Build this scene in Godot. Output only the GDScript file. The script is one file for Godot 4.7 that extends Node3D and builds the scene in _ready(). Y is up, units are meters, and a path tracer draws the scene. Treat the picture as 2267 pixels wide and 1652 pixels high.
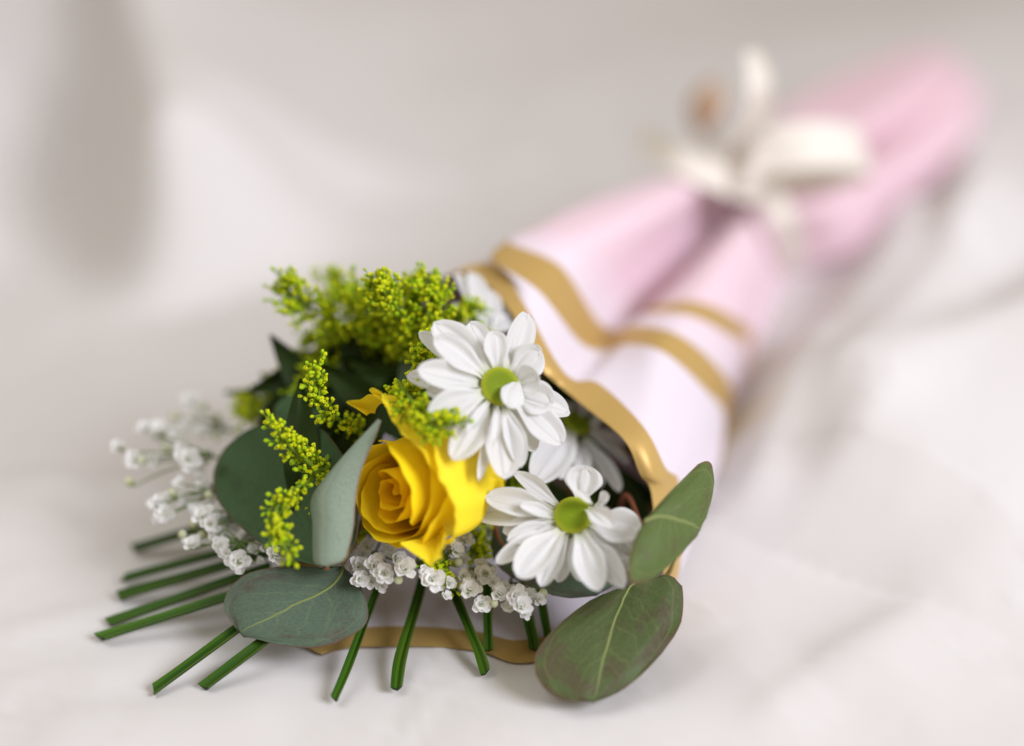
extends Node3D
# A wrapped hand bouquet lying on a white bed sheet: close-up with shallow focus.

const PW := 2267.0
const PH := 1652.0
const PITCH := 28.0
const EYE := Vector3(0, 0.342, 0)
const FOCUS := 0.532
var right := Vector3(1, 0, 0)
var up: Vector3
var fwd: Vector3
var fpx: float
var rng := RandomNumberGenerator.new()
var M := {}
var used := {}

# ------------------------------------------------------------------ places
func ray(x: float, y: float) -> Vector3:
	return fwd * fpx + right * (x - PW / 2) + up * (PH / 2 - y)

func at(x: float, y: float, h: float) -> Vector3:      # the point at height h above the bed
	var d := ray(x, y)
	return EYE + d * ((h - EYE.y) / d.y)

func dp(x: float, y: float, depth: float) -> Vector3:  # the point at a distance in front of the lens
	return EYE + ray(x, y) * (depth / fpx)

func on_plane(x: float, y: float, p: Vector3, n: Vector3) -> Vector3:
	var d := ray(x, y)
	return EYE + d * ((p - EYE).dot(n) / d.dot(n))

func cv(x: float, y: float, z: float) -> Vector3:       # right, up, towards the lens
	return (right * x + up * y - fwd * z).normalized()

# ------------------------------------------------------------------ mesh building
class MB:
	var v := PackedVector3Array()
	var n := PackedVector3Array()
	var uv := PackedVector2Array()
	var c := PackedColorArray()
	var idx := PackedInt32Array()

	func grid(p: PackedVector3Array, rows: int, cols: int, col := Color.WHITE, cl := PackedColorArray(), uvs := PackedVector2Array(), wrap := false) -> void:
		var b := v.size()
		for r in rows:
			for k in cols:
				var r0 := maxi(r - 1, 0)
				var r1 := mini(r + 1, rows - 1)
				var k0 := maxi(k - 1, 0)
				var k1 := mini(k + 1, cols - 1)
				if wrap:
					k0 = k - 1 if k > 0 else cols - 2
					k1 = k + 1 if k < cols - 1 else 1
				var a := p[r1 * cols + k] - p[r0 * cols + k]
				var e := p[r * cols + k1] - p[r * cols + k0]
				if a.length_squared() < 1e-14:
					a = p[r1 * cols + (cols - 1 - k)] - p[r0 * cols + k]
				if e.length_squared() < 1e-14:
					var rr := mini(r + 1, rows - 1) if r < rows / 2 else maxi(r - 1, 0)
					e = p[rr * cols + k1] - p[rr * cols + k0]
				var nn := e.cross(a).normalized()
				if nn.length_squared() < 0.5:
					nn = Vector3.UP
				v.append(p[r * cols + k])
				n.append(nn)
				uv.append(uvs[r * cols + k] if uvs.size() else Vector2(float(r) / maxi(rows - 1, 1), float(k) / maxi(cols - 1, 1)))
				c.append(cl[r * cols + k] if cl.size() else col)
		for r in rows - 1:
			for k in cols - 1:
				var i := b + r * cols + k
				for t in [i, i + cols, i + 1, i + 1, i + cols, i + cols + 1]:
					idx.append(t)

	func tube(path: PackedVector3Array, r0: float, r1: float, sides := 6, col := Color.WHITE, col2 := Color(-1, 0, 0)) -> void:
		var c2 := col if col2.r < 0 else col2
		var m := path.size()
		var pts := PackedVector3Array()
		var cl := PackedColorArray()
		var ref := Vector3(0.31, 0.87, 0.38).normalized()
		for i in m:
			var t := (path[mini(i + 1, m - 1)] - path[maxi(i - 1, 0)]).normalized()
			var s := ref - t * ref.dot(t)
			s = s.normalized() if s.length() > 1e-3 else t.cross(Vector3.RIGHT).normalized()
			var s2 := t.cross(s)
			var f := float(i) / (m - 1)
			var r := lerpf(r0, r1, f)
			for k in sides + 1:
				var a := TAU * k / sides
				pts.append(path[i] + (s * cos(a) + s2 * sin(a)) * r)
				cl.append(col.lerp(c2, f))
		grid(pts, m, sides + 1, Color.WHITE, cl, PackedVector2Array(), true)

	func mesh(mat: Material) -> ArrayMesh:
		var arr := []
		arr.resize(Mesh.ARRAY_MAX)
		arr[Mesh.ARRAY_VERTEX] = v
		arr[Mesh.ARRAY_NORMAL] = n
		arr[Mesh.ARRAY_TEX_UV] = uv
		arr[Mesh.ARRAY_COLOR] = c
		arr[Mesh.ARRAY_INDEX] = idx
		var am := ArrayMesh.new()
		am.add_surface_from_arrays(Mesh.PRIMITIVE_TRIANGLES, arr)
		am.surface_set_material(0, mat)
		return am

func numbered(n: String) -> String:
	used[n] = used.get(n, -1) + 1
	return n if used[n] == 0 else "%s_%03d" % [n, used[n]]

func thing(called: String, label: String, category: String, where: Vector3, group := "") -> Node3D:
	var o := Node3D.new()
	o.name = numbered(called)
	add_child(o)
	o.position = where
	o.set_meta("label", label)
	o.set_meta("category", category)
	if group:
		o.set_meta("group", group)
	return o

func obj(called: String, mesh: Mesh, parent: Node3D, label := "") -> MeshInstance3D:
	var o := MeshInstance3D.new()
	o.name = called
	o.mesh = mesh
	parent.add_child(o, true)
	if label:
		o.set_meta("label", label)
	return o

func part(called: String, mb: MB, mat: Material, parent: Node3D, label := "") -> MeshInstance3D:
	# vertices are given in the world; the part stands where its thing does
	var off := Vector3.ZERO
	var q: Node = parent
	while q is Node3D and q != self:
		off += q.position
		q = q.get_parent()
	for i in mb.v.size():
		mb.v[i] -= off
	return obj(called, mb.mesh(mat), parent, label)

func spline(p: Array, n: int) -> PackedVector3Array:    # Catmull-Rom through p
	var o := PackedVector3Array()
	var m := p.size()
	for i in n:
		var t := float(i) / (n - 1) * (m - 1)
		var k := mini(int(t), m - 2)
		var f := t - k
		var a: Vector3 = p[k]
		var b: Vector3 = p[k + 1]
		o.append(a.cubic_interpolate(b, p[maxi(k - 1, 0)], p[mini(k + 2, m - 1)], f))
	return o

# ------------------------------------------------------------------ materials
func lin(r: float, g: float, b: float) -> Color:
	return Color(r, g, b).linear_to_srgb()

func mat(called: String, c: Color, rough: float, back := Color.BLACK, vc := true) -> StandardMaterial3D:
	var m := StandardMaterial3D.new()
	m.resource_name = called
	m.albedo_color = c
	m.roughness = rough
	m.metallic_specular = 0.4
	m.vertex_color_use_as_albedo = vc
	m.cull_mode = BaseMaterial3D.CULL_DISABLED
	if back != Color.BLACK:
		m.backlight_enabled = true
		m.backlight = back
	M[called] = m
	return m

func noise_tex(freq: float, sd: int, normal: bool, strength := 4.0, size := 512) -> NoiseTexture2D:
	var f := FastNoiseLite.new()
	f.seed = sd
	f.frequency = freq
	f.fractal_octaves = 4
	var t := NoiseTexture2D.new()
	t.width = size
	t.height = size
	t.seamless = true
	t.noise = f
	t.as_normal_map = normal
	t.bump_strength = strength
	return t

func weave_tex() -> ImageTexture:
	var im := Image.create(256, 256, false, Image.FORMAT_RGB8)
	var r := RandomNumberGenerator.new()
	r.seed = 5
	for y in 256:
		for x in 256:
			var a := sin(x * TAU / 8.0)
			var b := sin(y * TAU / 8.0)
			var over := (int(x / 4.0) + int(y / 4.0)) % 2 == 0
			var h := 0.5 + 0.22 * (absf(a) if over else absf(b)) + r.randf_range(-0.1, 0.1)
			im.set_pixel(x, y, Color(h, h, h))
	im.bump_map_to_normal_map(2.0)
	return ImageTexture.create_from_image(im)

func leaf_tex(base: Color, blot: Color, vein: Color, rim: Color, sd: int, blot_at: float) -> ImageTexture:
	var n := FastNoiseLite.new()
	n.seed = sd
	n.frequency = 0.012
	n.fractal_octaves = 5
	var fine := FastNoiseLite.new()
	fine.seed = sd + 9
	fine.frequency = 0.11
	fine.fractal_octaves = 3
	var r := RandomNumberGenerator.new()
	r.seed = sd
	var starts := []
	for k in 9:
		starts.append([0.02 + k * 0.1 + r.randf_range(-0.03, 0.03), r.randf_range(0.22, 0.42), r.randf_range(0.35, 1.0), 0.02 + k * 0.1 + 0.05 + r.randf_range(-0.03, 0.03), r.randf_range(0.22, 0.42), r.randf_range(0.35, 1.0)])
	var S := 320
	var im := Image.create(S, S, false, Image.FORMAT_RGB8)
	for y in S:
		for x in S:
			var u := float(x) / S
			var v := (float(y) / S) * 2.0 - 1.0
			var av := absf(v)
			var wob := n.get_noise_2d(x * 1.1, y * 1.1) * 0.045
			var bl := smoothstep(blot_at - 0.25, blot_at + 0.3, n.get_noise_2d(x, y) * 0.9 + av * 0.3 + (u - 0.5) * 0.35)
			var c := base.lerp(blot, clampf(bl, 0, 1))
			c = c * (1.0 + fine.get_noise_2d(x, y) * 0.22)
			var dv := 0.0
			dv = maxf(dv, (1.0 - smoothstep(0.006, 0.03, av)) * (1.0 - u * 0.5))
			for s in starts:
				var o := 0 if v > 0 else 3
				var line: float = s[o] + s[o + 1] * av + 0.10 * av * av + wob
				if av < 0.84:
					dv = maxf(dv, (1.0 - smoothstep(0.002, 0.012, absf(u - line))) * s[o + 2] * 0.24 * (1.0 - av * 0.7))
			var marg := 0.84 + wob
			dv = maxf(dv, (1.0 - smoothstep(0.004, 0.022, absf(av - marg))) * 0.2)
			c = c.lerp(vein, dv * 0.75)
			c = c.lerp(rim, smoothstep(0.955, 0.985, av) * 0.5)
			if r.randf() < 0.0008:
				c = c * 0.55
			im.set_pixel(x, y, c.linear_to_srgb())
	return ImageTexture.create_from_image(im)

func make_materials() -> void:
	var sheet := mat("sheet_cotton", lin(0.615, 0.598, 0.572), 0.9, Color.BLACK, false)
	sheet.rim_enabled = true
	sheet.rim = 0.25
	sheet.uv1_scale = Vector3(180, 180, 180)
	sheet.normal_enabled = true
	sheet.normal_texture = weave_tex()
	sheet.normal_scale = 0.22
	var pp := mat("pink_paper", Color.WHITE, 0.62, Color(0.26, 0.2, 0.22))
	pp.normal_enabled = true
	pp.normal_texture = noise_tex(0.02, 3, true, 1.5)
	pp.normal_scale = 0.08
	pp.uv1_scale = Vector3(3, 3, 3)
	var gp := mat("gold_print", lin(0.54, 0.36, 0.115), 0.48, Color.BLACK, false)
	gp.metallic = 0.35
	gp.normal_enabled = true
	gp.normal_texture = noise_tex(0.05, 8, true, 2.0)
	gp.normal_scale = 0.25
	gp.uv1_scale = Vector3(6, 6, 6)
	var sat := mat("cream_satin", lin(0.72, 0.68, 0.60), 0.5, Color(0.3, 0.28, 0.22), false)
	sat.rim_enabled = true
	sat.rim = 0.3
	mat("daisy_petal", Color.WHITE, 0.6, Color(0.8, 0.8, 0.77))
	M.daisy_petal.normal_enabled = true
	M.daisy_petal.normal_texture = noise_tex(0.012, 33, true, 3.0)
	M.daisy_petal.normal_scale = 0.22
	M.daisy_petal.uv1_scale = Vector3(0.25, 2.2, 1)
	mat("daisy_disc", Color.WHITE, 0.6)
	var rp := mat("rose_petal", Color.WHITE, 0.5, Color(0.7, 0.7, 0.7))
	rp.normal_enabled = true
	rp.normal_texture = noise_tex(0.015, 21, true, 2.0)
	rp.normal_scale = 0.22
	rp.uv1_scale = Vector3(0.6, 4.0, 1)
	mat("goldenrod", Color.WHITE, 0.5, Color(0.3, 0.3, 0.3))
	mat("breath_petal", Color.WHITE, 0.6, Color(0.95, 0.95, 0.95))
	mat("green_stem", Color.WHITE, 0.45)
	var gb := mat("grass_blade", Color.WHITE, 0.45)
	gb.normal_enabled = true
	gb.normal_texture = noise_tex(0.03, 17, true, 3.0)
	gb.normal_scale = 0.25
	gb.uv1_scale = Vector3(0.5, 6.0, 1)
	var kinds := {
		"leaf_grey": [Color(0.085, 0.125, 0.085), Color(0.085, 0.085, 0.065), Color(0.25, 0.30, 0.12), Color(0.16, 0.07, 0.05), 0.45, 0.52],
		"leaf_olive": [Color(0.072, 0.098, 0.034), Color(0.078, 0.072, 0.036), Color(0.26, 0.29, 0.10), Color(0.14, 0.05, 0.04), 0.26, 0.46],
		"leaf_pale": [Color(0.20, 0.255, 0.19), Color(0.17, 0.2, 0.15), Color(0.28, 0.32, 0.24), Color(0.22, 0.08, 0.06), 0.6, 0.6],
		"leaf_dark": [Color(0.045, 0.088, 0.034), Color(0.03, 0.05, 0.02), Color(0.05, 0.10, 0.04), Color(0.1, 0.04, 0.03), 0.6, 0.55],
		"leaf_right": [Color(0.088, 0.125, 0.036), Color(0.088, 0.098, 0.036), Color(0.30, 0.33, 0.12), Color(0.18, 0.06, 0.05), 0.4, 0.5],
	}
	var sd := 40
	for k in kinds:
		var a: Array = kinds[k]
		var m := mat(k, Color.WHITE, a[5], Color(0.08, 0.08, 0.08), false)
		m.albedo_texture = leaf_tex(a[0], a[1], a[2], a[3], sd, a[4])
		m.normal_enabled = true
		m.normal_texture = noise_tex(0.03, sd, true, 3.0, 256)
		m.normal_scale = 0.18
		m.texture_repeat = false
		sd += 1
	for k in ["grass_blade", "green_stem", "leaf_grey", "leaf_olive", "leaf_pale", "leaf_dark", "leaf_right", "goldenrod", "daisy_disc"]:
		M[k].metallic_specular = 0.25
	mat("eucalyptus_stem", Color.WHITE, 0.55)

# ------------------------------------------------------------------ the bed sheet
var back_at: Vector2
var back_to: Vector2
var far_at: Vector2
var far_to: Vector2
var folds := []   # each: polyline on the bed (x, z), height, half width on its left, on its right

func fold(pts: Array, h: float, wl: float, wr: float) -> void:
	var p := PackedVector2Array()
	for q in pts:
		var w := at(q[0], q[1], 0.0)
		p.append(Vector2(w.x, w.z))
	folds.append([p, h, wl, wr])

func sheet_height(x: float, z: float, n1: FastNoiseLite, n2: FastNoiseLite) -> float:
	var q := Vector2(x, z)
	var y := 0.0
	for f in folds:
		var p: PackedVector2Array = f[0]
		var best := 1e9
		var side := 1.0
		var along := 0.0
		for i in p.size() - 1:
			var c := Geometry2D.get_closest_point_to_segment(q, p[i], p[i + 1])
			var d := q.distance_to(c)
			if d < best:
				best = d
				side = (p[i + 1] - p[i]).normalized().cross(q - c) / maxf(d, 1e-5)
				along = (i + (c - p[i]).length() / maxf((p[i + 1] - p[i]).length(), 1e-6)) / (p.size() - 1)
		var w: float = lerpf(f[2], f[3], .5 + .5 * side)
		var e := sin(PI * along)
		if best < w * 3.0:
			y += f[1] * exp(-best * best / (w * w)) * minf(1.0, e * 2.2)
	# the bedding sinks behind the bouquet and swells again towards the head of the bed
	var back := (q - back_at).dot(back_to)
	var drop := 0.03 * log(1.0 + exp(clampf(back / 0.03, -30.0, 30.0)))
	y -= 0.055 * (1.0 - exp(-drop / 0.17))
	y += 0.26 * smoothstep(0.22, 1.3, back)
	y -= 0.05 * smoothstep(0.0, 0.75, (q - far_at).dot(far_to))
	var near := Vector2((x - 0.02) / 0.2, (z + 0.52) / 0.17).length()
	var m := smoothstep(0.85, 2.0, near)
	y += n1.get_noise_2d(x * 100, z * 100) * 0.004 * m
	y += n2.get_noise_2d(x * 100 + 31, z * 60) * 0.0015 * (0.35 + 0.75 * m) - 0.0006
	# fine creases of slept-on cotton
	var cr := absf(n2.get_noise_2d(x * 55 + z * 40, z * 110 - x * 60 + 400))
	y += 0.0013 * exp(-cr * cr * 160.0) * (0.4 + n1.get_noise_2d(x * 160 + 9, z * 160))
	return y

func build_sheet() -> void:
	var b0 := at(150, 980, 0)
	var b1 := at(1450, 300, 0)
	back_at = Vector2(b0.x, b0.z)
	back_to = Vector2(b1.z - b0.z, -(b1.x - b0.x)).normalized()
	b0 = at(1250, 120, 0)
	b1 = at(2300, 330, 0)
	far_at = Vector2(b0.x, b0.z)
	far_to = Vector2(b1.z - b0.z, -(b1.x - b0.x)).normalized()
	fold([[-400, 460], [-90, 230], [60, -160]], 0.085, 0.08, 0.050)
	fold([[430, 590], [350, 330], [300, 60], [270, -160]], 0.10, 0.033, 0.075)
	fold([[640, 420], [600, 200], [560, -60]], 0.03, 0.05, 0.09)
	fold([[1700, 1060], [1830, 860], [1960, 640], [2050, 440]], 0.022, 0.020, 0.026)
	fold([[1790, 1080], [1960, 860], [2120, 640], [2220, 380]], 0.020, 0.018, 0.028)
	fold([[1640, 1180], [1720, 960], [1800, 780]], 0.009, 0.012, 0.014)
	fold([[2090, 640], [2130, 480], [2150, 330]], 0.014, 0.012, 0.020)
	fold([[1760, 1240], [2050, 960], [2330, 760], [2600, 600]], 0.034, 0.030, 0.09)
	fold([[1850, 1540], [2100, 1330], [2300, 1240]], 0.004, 0.02, 0.03)
	fold([[-200, 1060], [30, 1130], [150, 1010]], 0.006, 0.03, 0.03)
	fold([[20, 1640], [350, 1600], [640, 1560]], 0.0022, 0.012, 0.02)
	fold([[-60, 1420], [180, 1350], [330, 1345]], 0.0016, 0.006, 0.010)
	fold([[-40, 1520], [150, 1480], [300, 1490]], 0.0012, 0.005, 0.009)
	fold([[1640, 1640], [1850, 1460], [2080, 1350]], 0.0022, 0.008, 0.016)
	fold([[900, 1640], [1400, 1600], [1800, 1500]], 0.003, 0.03, 0.03)
	var n1 := FastNoiseLite.new()
	n1.seed = 4
	n1.frequency = 0.045
	n1.fractal_octaves = 2
	var n2 := FastNoiseLite.new()
	n2.seed = 12
	n2.frequency = 0.16
	n2.fractal_octaves = 3
	var xs := PackedFloat32Array()
	var zs := PackedFloat32Array()
	for i in 321:
		var t := i / 160.0 - 1.0
		xs.append(0.1 + 0.45 * t + 1.0 * t * t * t)
	for i in 341:
		var t := i / 340.0
		zs.append(0.15 - 1.15 * t - 1.5 * t * t * t)
	var p := PackedVector3Array()
	var uvs := PackedVector2Array()
	for z in zs:
		for x in xs:
			p.append(Vector3(x, sheet_height(x, z, n1, n2), z))
			uvs.append(Vector2(x, z))
	var mb := MB.new()
	mb.grid(p, zs.size(), xs.size(), Color.WHITE, PackedColorArray(), uvs)
	for i in mb.n.size():
		if mb.n[i].y < 0:
			mb.n[i] = -mb.n[i]
	var o := part("bed_sheet", mb, M.sheet_cotton, self)
	o.set_meta("kind", "structure")
	o.set_meta("label", "white cotton bed sheet with soft folds under the bouquet")

# ------------------------------------------------------------------ wrapping paper
func build_paper() -> void:
	# rows run from the free edge at the mouth back to the tie and on to the tail; columns run round the funnel.
	# columns 2..9 are the seen side: ridge, left flap, crease, right flap, right side; 10..16 lie on the bed or at the back
	var rows := [
		[[1050, 610, .090], [1130, 690, .089], [1195, 810, .078], [1240, 855, .070], [1290, 897, .066], [1381, 973, .062], [1416, 1048, .052], [1445, 1112, .040]],
		[[1100, 586, .092], [1160, 672, .090], [1228, 795, .077], [1271, 841, .068], [1328, 850, .067], [1425, 945, .063], [1473, 1035, .050], [1505, 1085, .034]],
		[[1085, 568, .095], [1192, 644, .091], [1282, 756, .065], [1338, 776, .054], [1390, 763, .062], [1469, 780, .066], [1557, 859, .044], [1605, 935, .010]],
		[[1125, 533, .095], [1240, 588, .090], [1320, 707, .061], [1362, 730, .048], [1401, 722, .062], [1495, 738, .066], [1583, 806, .044], [1622, 880, .009]],
		[[1165, 512, .094], [1290, 560, .088], [1376, 655, .050], [1418, 704, .033], [1428, 694, .059], [1522, 697, .064], [1610, 740, .043], [1654, 785, .008]],
		[[1195, 500, .093], [1315, 540, .087], [1396, 636, .047], [1440, 684, .029], [1447, 677, .057], [1540, 667, .063], [1627, 705, .042], [1664, 754, .008]],
		[[1290, 452, .086], [1420, 484, .080], [1494, 540, .042], [1546, 587, .026], [1546, 572, .051], [1612, 565, .057], [1668, 612, .038], [1690, 680, .007]],
		[[1450, 400, .073], [1535, 420, .069], [1596, 456, .040], [1638, 492, .031], [1634, 480, .045], [1670, 490, .048], [1702, 555, .030], [1716, 640, .006]],
		[[1610, 362, .056], [1650, 385, .053], [1676, 425, .044], [1683, 440, .041], [1692, 446, .042], [1715, 478, .042], [1735, 540, .024], [1746, 604, .004]],
		[[1690, 300, .052], [1745, 350, .050], [1770, 400, .042], [1780, 415, .036], [1795, 420, .046], [1830, 450, .046], [1870, 510, .026], [1885, 566, .004]],
		[[1760, 226, .044], [1860, 300, .050], [1880, 345, .036], [1895, 355, .028], [1915, 360, .042], [1950, 390, .042], [1970, 430, .026], [1985, 470, .004]],
		[[1890, 158, .034], [1960, 240, .048], [1985, 290, .034], [1995, 300, .028], [2010, 300, .038], [2040, 320, .036], [2060, 360, .022], [2072, 395, .004]],
		[[2020, 112, .024], [2060, 165, .034], [2085, 200, .028], [2095, 210, .026], [2110, 215, .030], [2130, 230, .026], [2145, 260, .016], [2150, 290, .004]],
		[[2095, 112, .018], [2120, 140, .022], [2135, 160, .020], [2142, 166, .019], [2150, 170, .020], [2162, 182, .018], [2172, 200, .012], [2178, 220, .004]],
	]
	var under_edge := [[1450, 1380, .002], [1180, 1466, .0012], [1065, 1443, .0012], [950, 1432, .0012], [800, 1432, .0012], [705, 1433, .0015], [640, 1320, .006], [740, 900, .03], [900, 690, .072], [985, 618, .086]]
	var under_band := [[1475, 1330, .0016], [1180, 1414, .0010], [1065, 1400, .0010], [950, 1388, .0010], [800, 1390, .0010], [735, 1416, .0013], [700, 1310, .005], [790, 880, .03], [930, 672, .074], [1010, 600, .088]]
	var under_tie := [[1735, 600, .001], [1715, 590, .001], [1708, 585, .001], [1700, 580, .001], [1690, 565, .001], [1670, 540, .001], [1650, 500, .002], [1625, 450, .015], [1600, 400, .032], [1596, 372, .050]]
	var under_tail := [[2170, 222, .001], [2160, 215, .001], [2155, 210, .001], [2150, 205, .001], [2140, 195, .001], [2130, 180, .002], [2120, 165, .003], [2105, 145, .006], [2095, 125, .012], [2090, 114, .016]]
	var wts := [0.0, 0.0, 0.22, 0.3, 0.38, 0.43, 0.64, 0.84, 1.0]
	var C := []
	for r in rows.size():
		var line: Array = rows[r].duplicate()
		for k in under_edge.size():
			var q: Array
			if r == 0:
				q = under_edge[k]
			elif r == 1:
				q = under_band[k]
			else:
				var a: Array = under_band[k] if r <= 8 else under_tie[k]
				var b: Array = under_tie[k] if r <= 8 else under_tail[k]
				var w: float = wts[r] if r <= 8 else (r - 8) / 5.0
				var pa := at(a[0], a[1], a[2])
				var pb := at(b[0], b[1], b[2])
				line.append(pa.lerp(pb, w))
				continue
			line.append(at(q[0], q[1], q[2]))
		for k in 8:
			line[k] = at(line[k][0], line[k][1], line[k][2])
		C.append(line)
	var nc: int = C[0].size()
	var per := 7
	var cols: int = nc * per + 1
	# fine columns first, then fine rows
	var fine := []
	for r in C.size():
		var L := PackedVector3Array()
		for i in cols:
			var t := float(i) / per
			var k := int(t) % nc
			var a: Vector3 = C[r][k]
			L.append(a.cubic_interpolate(C[r][(k + 1) % nc], C[r][(k - 1 + nc) % nc], C[r][(k + 2) % nc], t - int(t)))
		fine.append(L)
	var root := thing("wrapping_paper", "pink wrapping paper rolled into a cone with gold bands round its mouth", "wrapping paper", at(1300, 1000, 0))
	var sections := [[0, 1, true], [1, 2, false], [2, 3, true], [3, 4, false], [4, 5, true], [5, 8, false], [8, 13, false]]
	for s in sections:
		var r0: int = s[0]
		var r1: int = s[1]
		var n := 5 if r1 - r0 == 1 else (r1 - r0) * 6 + 1
		var c0 := 0
		var c1 := cols - 1
		if r0 == 4:
			c0 = per * 3       # the third band runs over the right flap only
		var whole := PackedVector3Array()
		var uvs := PackedVector2Array()
		for i in n:
			var t := r0 + float(i) / (n - 1) * (r1 - r0)
			var k := mini(int(t), C.size() - 2)
			for j in range(c0, c1 + 1):
				var a: Vector3 = fine[k][j]
				whole.append(a.cubic_interpolate(fine[k + 1][j], fine[maxi(k - 1, 0)][j], fine[mini(k + 2, C.size() - 1)][j], t - k))
				uvs.append(Vector2(t * 0.12, j * 0.012))
		var dye := PackedColorArray()       # the paper is dyed paler towards the mouth
		for q in uvs:
			var t := q.x / 0.12
			dye.append(Color(0.70, 0.64, 0.685).lerp(Color(0.76, 0.58, 0.63), smoothstep(2.0, 5.5, t)).lerp(Color(0.77, 0.55, 0.61), smoothstep(6.0, 11.0, t)))
		var mb := MB.new()
		mb.grid(whole, n, c1 - c0 + 1, Color.WHITE, dye, uvs)
		if s[2]:
			part("gold_band", mb, M.gold_print, root)
		else:
			part("paper_tail" if r0 == 8 else "paper_sheet", mb, M.pink_paper, root)
		if r0 == 4:
			var rest := PackedVector3Array()
			for i in 5:
				var t := 4 + i / 4.0
				for j in range(0, c0 + 1):
					var a: Vector3 = fine[4][j]
					rest.append(a.cubic_interpolate(fine[5][j], fine[3][j], fine[6][j], t - 4 if t < 5 else 1.0))
			var mb2 := MB.new()
			mb2.grid(rest, 5, c0 + 1, Color(0.75, 0.595, 0.645))
			part("paper_sheet", mb2, M.pink_paper, root)

# ------------------------------------------------------------------ ribbon bow
func strip(pts: Array, n: int, lean: Vector3, w: float, mb: MB, w2 := -1.0) -> void:
	var c := spline(pts, n)
	var p := PackedVector3Array()
	for i in n:
		var t := (c[mini(i + 1, n - 1)] - c[maxi(i - 1, 0)]).normalized()
		var s := (lean - t * lean.dot(t)).normalized()
		var ww := w if w2 < 0 else lerpf(w, w2, float(i) / (n - 1))
		for k in 5:
			var f := k / 4.0 - 0.5
			p.append(c[i] + s * (f * ww) + t.cross(s) * (0.0006 * (1 - 4 * f * f)))
	mb.grid(p, n, 5)

func build_bow() -> void:
	var root := thing("ribbon_bow", "cream satin ribbon bow tied round the neck of the pink cone", "bow", at(1660, 400, 0.05))
	var k := at(1655, 385, 0.062)
	var mb := MB.new()
	strip([at(1590, 378, .068), at(1690, 338, .082), at(1810, 318, .086), at(1890, 326, .080), at(1918, 348, .070), at(1860, 362, .062), at(1760, 368, .060), at(1670, 385, .062)], 40, cv(-.1, .95, -.25), .024, mb)
	part("loop", mb, M.cream_satin, root)
	mb = MB.new()      # one length of ribbon runs from the left point under the knot and stands up behind it
	strip([at(1668, 392, .070), at(1620, 388, .073), at(1560, 374, .076), at(1490, 345, .080), at(1418, 300, .080)], 24, cv(.25, .95, -.3), .027, mb, .010)
	part("ribbon_end", mb, M.cream_satin, root)
	mb = MB.new()
	strip([at(1575, 388, .066), at(1625, 345, .078), at(1668, 275, .100), at(1684, 195, .122), at(1664, 112, .136)], 30, cv(1, .55, -.1), .034, mb, .006)
	part("ribbon_end", mb, M.cream_satin, root)
	mb = MB.new()
	strip([k, at(1700, 425, .060), at(1735, 480, .054), at(1752, 540, .034), at(1752, 595, .014)], 26, cv(.85, .3, -.1), .014, mb)
	part("ribbon_end", mb, M.cream_satin, root)
	mb = MB.new()
	strip([at(1605, 396, .064), at(1640, 370, .078), at(1680, 366, .080), at(1702, 400, .062)], 16, cv(.35, .85, .3), .022, mb)
	part("knot", mb, M.cream_satin, root)
	# a small rusty brown lump on a thin strand beside the knot
	var tw := thing("brown_lump", "small rusty brown lump behind the ribbon bow", "seed pod", at(1560, 285, 0.05))
	var lump_body := PackedVector3Array()
	var ax := cv(.3, 1, 0)
	var sx := ax.cross(fwd).normalized()
	var sy := ax.cross(sx)
	for i in 9:
		var v := i / 8.0
		for j in 11:
			var a := TAU * j / 10
			lump_body.append(at(1545, 300, .062) + ax * (v * .032) + (sx * cos(a) + sy * sin(a)) * (.0095 * sin(PI * (0.02 + v * .96)) * (1.0 + .12 * sin(a * 5))))
	mb = MB.new()
	mb.grid(lump_body, 9, 11, Color(0.40, 0.26, 0.16), PackedColorArray(), PackedVector2Array(), true)
	part("lump_body", mb, M.eucalyptus_stem, tw)
	mb = MB.new()
	mb.tube(spline([at(1660, 395, .050), at(1600, 350, .06), at(1556, 298, .063)], 8), .0012, .0009, 6, Color(0.25, 0.16, 0.09))
	part("stalk", mb, M.eucalyptus_stem, tw)

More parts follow.
